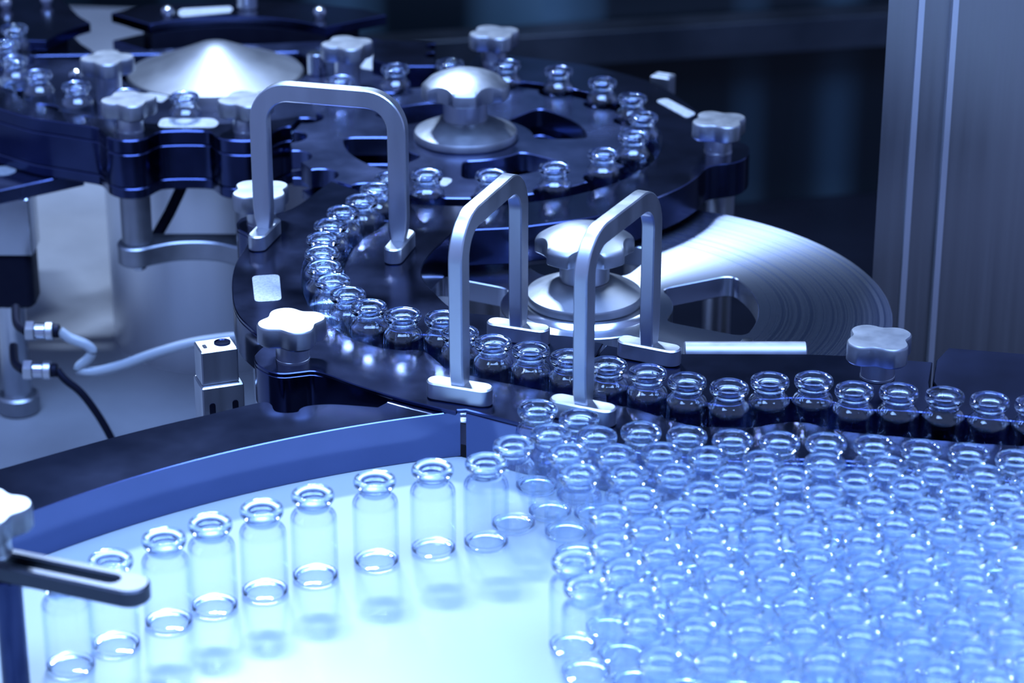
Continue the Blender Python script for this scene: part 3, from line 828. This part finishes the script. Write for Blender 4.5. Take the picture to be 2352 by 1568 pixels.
# foreground clamp arm
aa, ab = Vector(ARM[0]), Vector(ARM[1])
dv = ab - aa
arm = thing('clamp_arm', 'blurred slotted metal clamp arm in the left foreground', 'arm', ((aa.x + ab.x) / 2, (aa.y + ab.y) / 2, 0), math.atan2(dv.y, dv.x))
ln_ = dv.length + 16
link('slotted_bar', plate_mesh('slotted_bar', stadium(ln_, 17, 12), 57, 65, 'gunmetal', [[(x + 8, y) for x, y in stadium(ln_ - 44, 6.5, 8)]], bevel=1.0), arm)
post_local = Matrix.Rotation(-math.atan2(dv.y, dv.x), 2) @ (Vector(ARMPOST[0]) - (aa + ab) / 2)
link('post', cyl_mesh('post', 6, 0.1, 57, 'black', 28), arm, (post_local.x - 4, post_local.y, 0))
star_knob(arm, -221, 966, 12, 'blurred star knob on the foreground clamp arm', dz=37)

# ---------------------------------------------------------------- steel column at the right
col = thing('machine_column', 'tall brushed stainless steel column with a recessed channel at the right', 'column', (0, 0, 0))
colz = (-400, 620)
link('side_post', plate_mesh('side_post', [(222, 1470), (239.5, 1470), (239.5, 1575), (238.5, 1575)], *colz, 'column', bevel=0.6), col)
link('channel_edge', box_mesh('channel_edge', 239.5, 243, 1467, 1575, *colz, 'column_edge', 1.0), col)
link('channel_back', box_mesh('channel_back', 243, 259.5, 1474, 1575, *colz, 'column', 0.4), col)
link('channel_edge', box_mesh('channel_edge', 259.5, 263, 1467, 1575, *colz, 'column_edge', 1.0), col)
link('main_face', box_mesh('main_face', 263, 460, 1469, 1575, *colz, 'column', 0.8), col)

# ---------------------------------------------------------------- glass vials
prof = [(0, 0.9), (5.5, 0.7), (8.4, 0.15), (9.4, 0), (10.2, 0.25), (10.75, 0.9), (10.9, 2.0), (10.9, 30.4), (10.85, 31.6), (10.6, 32.8), (10.1, 33.9), (9.3, 34.9), (8.5, 35.7), (7.95, 36.5), (7.7, 37.4), (7.7, 39.2),
        (7.95, 39.9), (8.8, 40.2), (9.5, 40.7), (9.9, 41.5), (10.05, 42.6), (9.95, 43.6), (9.6, 44.4), (9.0, 44.9), (8.3, 45.0), (7.5, 44.8), (6.8, 44.3), (6.4, 43.5), (6.2, 42.4), (6.1, 38.0), (6.3, 36.9), (6.9, 35.7), (7.8, 34.6), (8.8, 33.4), (9.5, 32.0), (9.8, 30.6), (9.9, 29.4),
        (9.9, 3.4), (9.5, 2.3), (8.6, 1.75), (5.5, 1.9), (0, 2.1)]
vial_me = lathe_mesh('glass_vial', prof, 'glass', 56, 60)
vial_me.materials.append(M['wall_glass'])
vial_me.materials.append(M['shoulder_glass'])
for pl in vial_me.polygons:
    if 2.6 * S < pl.center.z < 36.6 * S or (pl.center.z < 2.6 * S and math.hypot(pl.center.x, pl.center.y) < 8.2 * S):
        pl.material_index = 2 if pl.center.z > 30.0 * S else 1
def vial(x, y, label, group, z=0.05):
    o = link('glass_vial', vial_me, None, (x, y, z), random.uniform(0, 6.28))
    return tag(o, label, 'vial', group)
n_ = len(LINE)
for i, (x, y) in enumerate(LINE):
    if i < 12:
        vial(x, y, f'glass vial in the curved black track, {ORD[i + 1]} counting from the star wheel', 'vials in the curved track')
    else:
        k = n_ - i
        vial(x, y, f'glass vial in the outgoing guided row, {ORD[k]} from the right picture edge', 'vials in the outgoing row')
for i, (x, y) in enumerate(WHEEL_VIALS):
    v = Vector((x - WHEEL_C[0], y - WHEEL_C[1]))
    v = v.normalized() * min(max(v.length, 117.6), 118.9)
    vial(WHEEL_C[0] + v.x, WHEEL_C[1] + v.y, f'glass vial in the star wheel, {ORD[i + 1]} clockwise from the turret', 'vials in the star wheel')
for i in range(len(TURRET_VIALS)):
    a = math.radians(-91.6 - 360 / 23 * (len(TURRET_VIALS) - 1 - i))
    vial(TURRET_C[0] + 149.3 * math.cos(a), TURRET_C[1] + 149.3 * math.sin(a), f'glass vial on the turret, {ORD[i + 1]} counting from the left picture edge', 'vials on the turret')
for i, (x, y) in enumerate(RAIL_VIALS):
    vial(x, y, f'glass vial in the loose single file on the bare table, {ORD[i + 1]} from the left', 'vials in single file on the table')
ROWN = ['rear row', 'small rear cluster', 'second row', 'third row', 'fourth row', 'fifth row', 'sixth row', 'seventh row', 'eighth row', 'ninth row', 'tenth row', 'frontmost row']
for r, row in enumerate(CROWD_ROWS):
    for i, (x, y) in enumerate(row):
        vial(x, y, f'glass vial in the packed crowd, {ORD[i + 1]} from left in the {ROWN[r]}', 'crowd of vials on the white table')
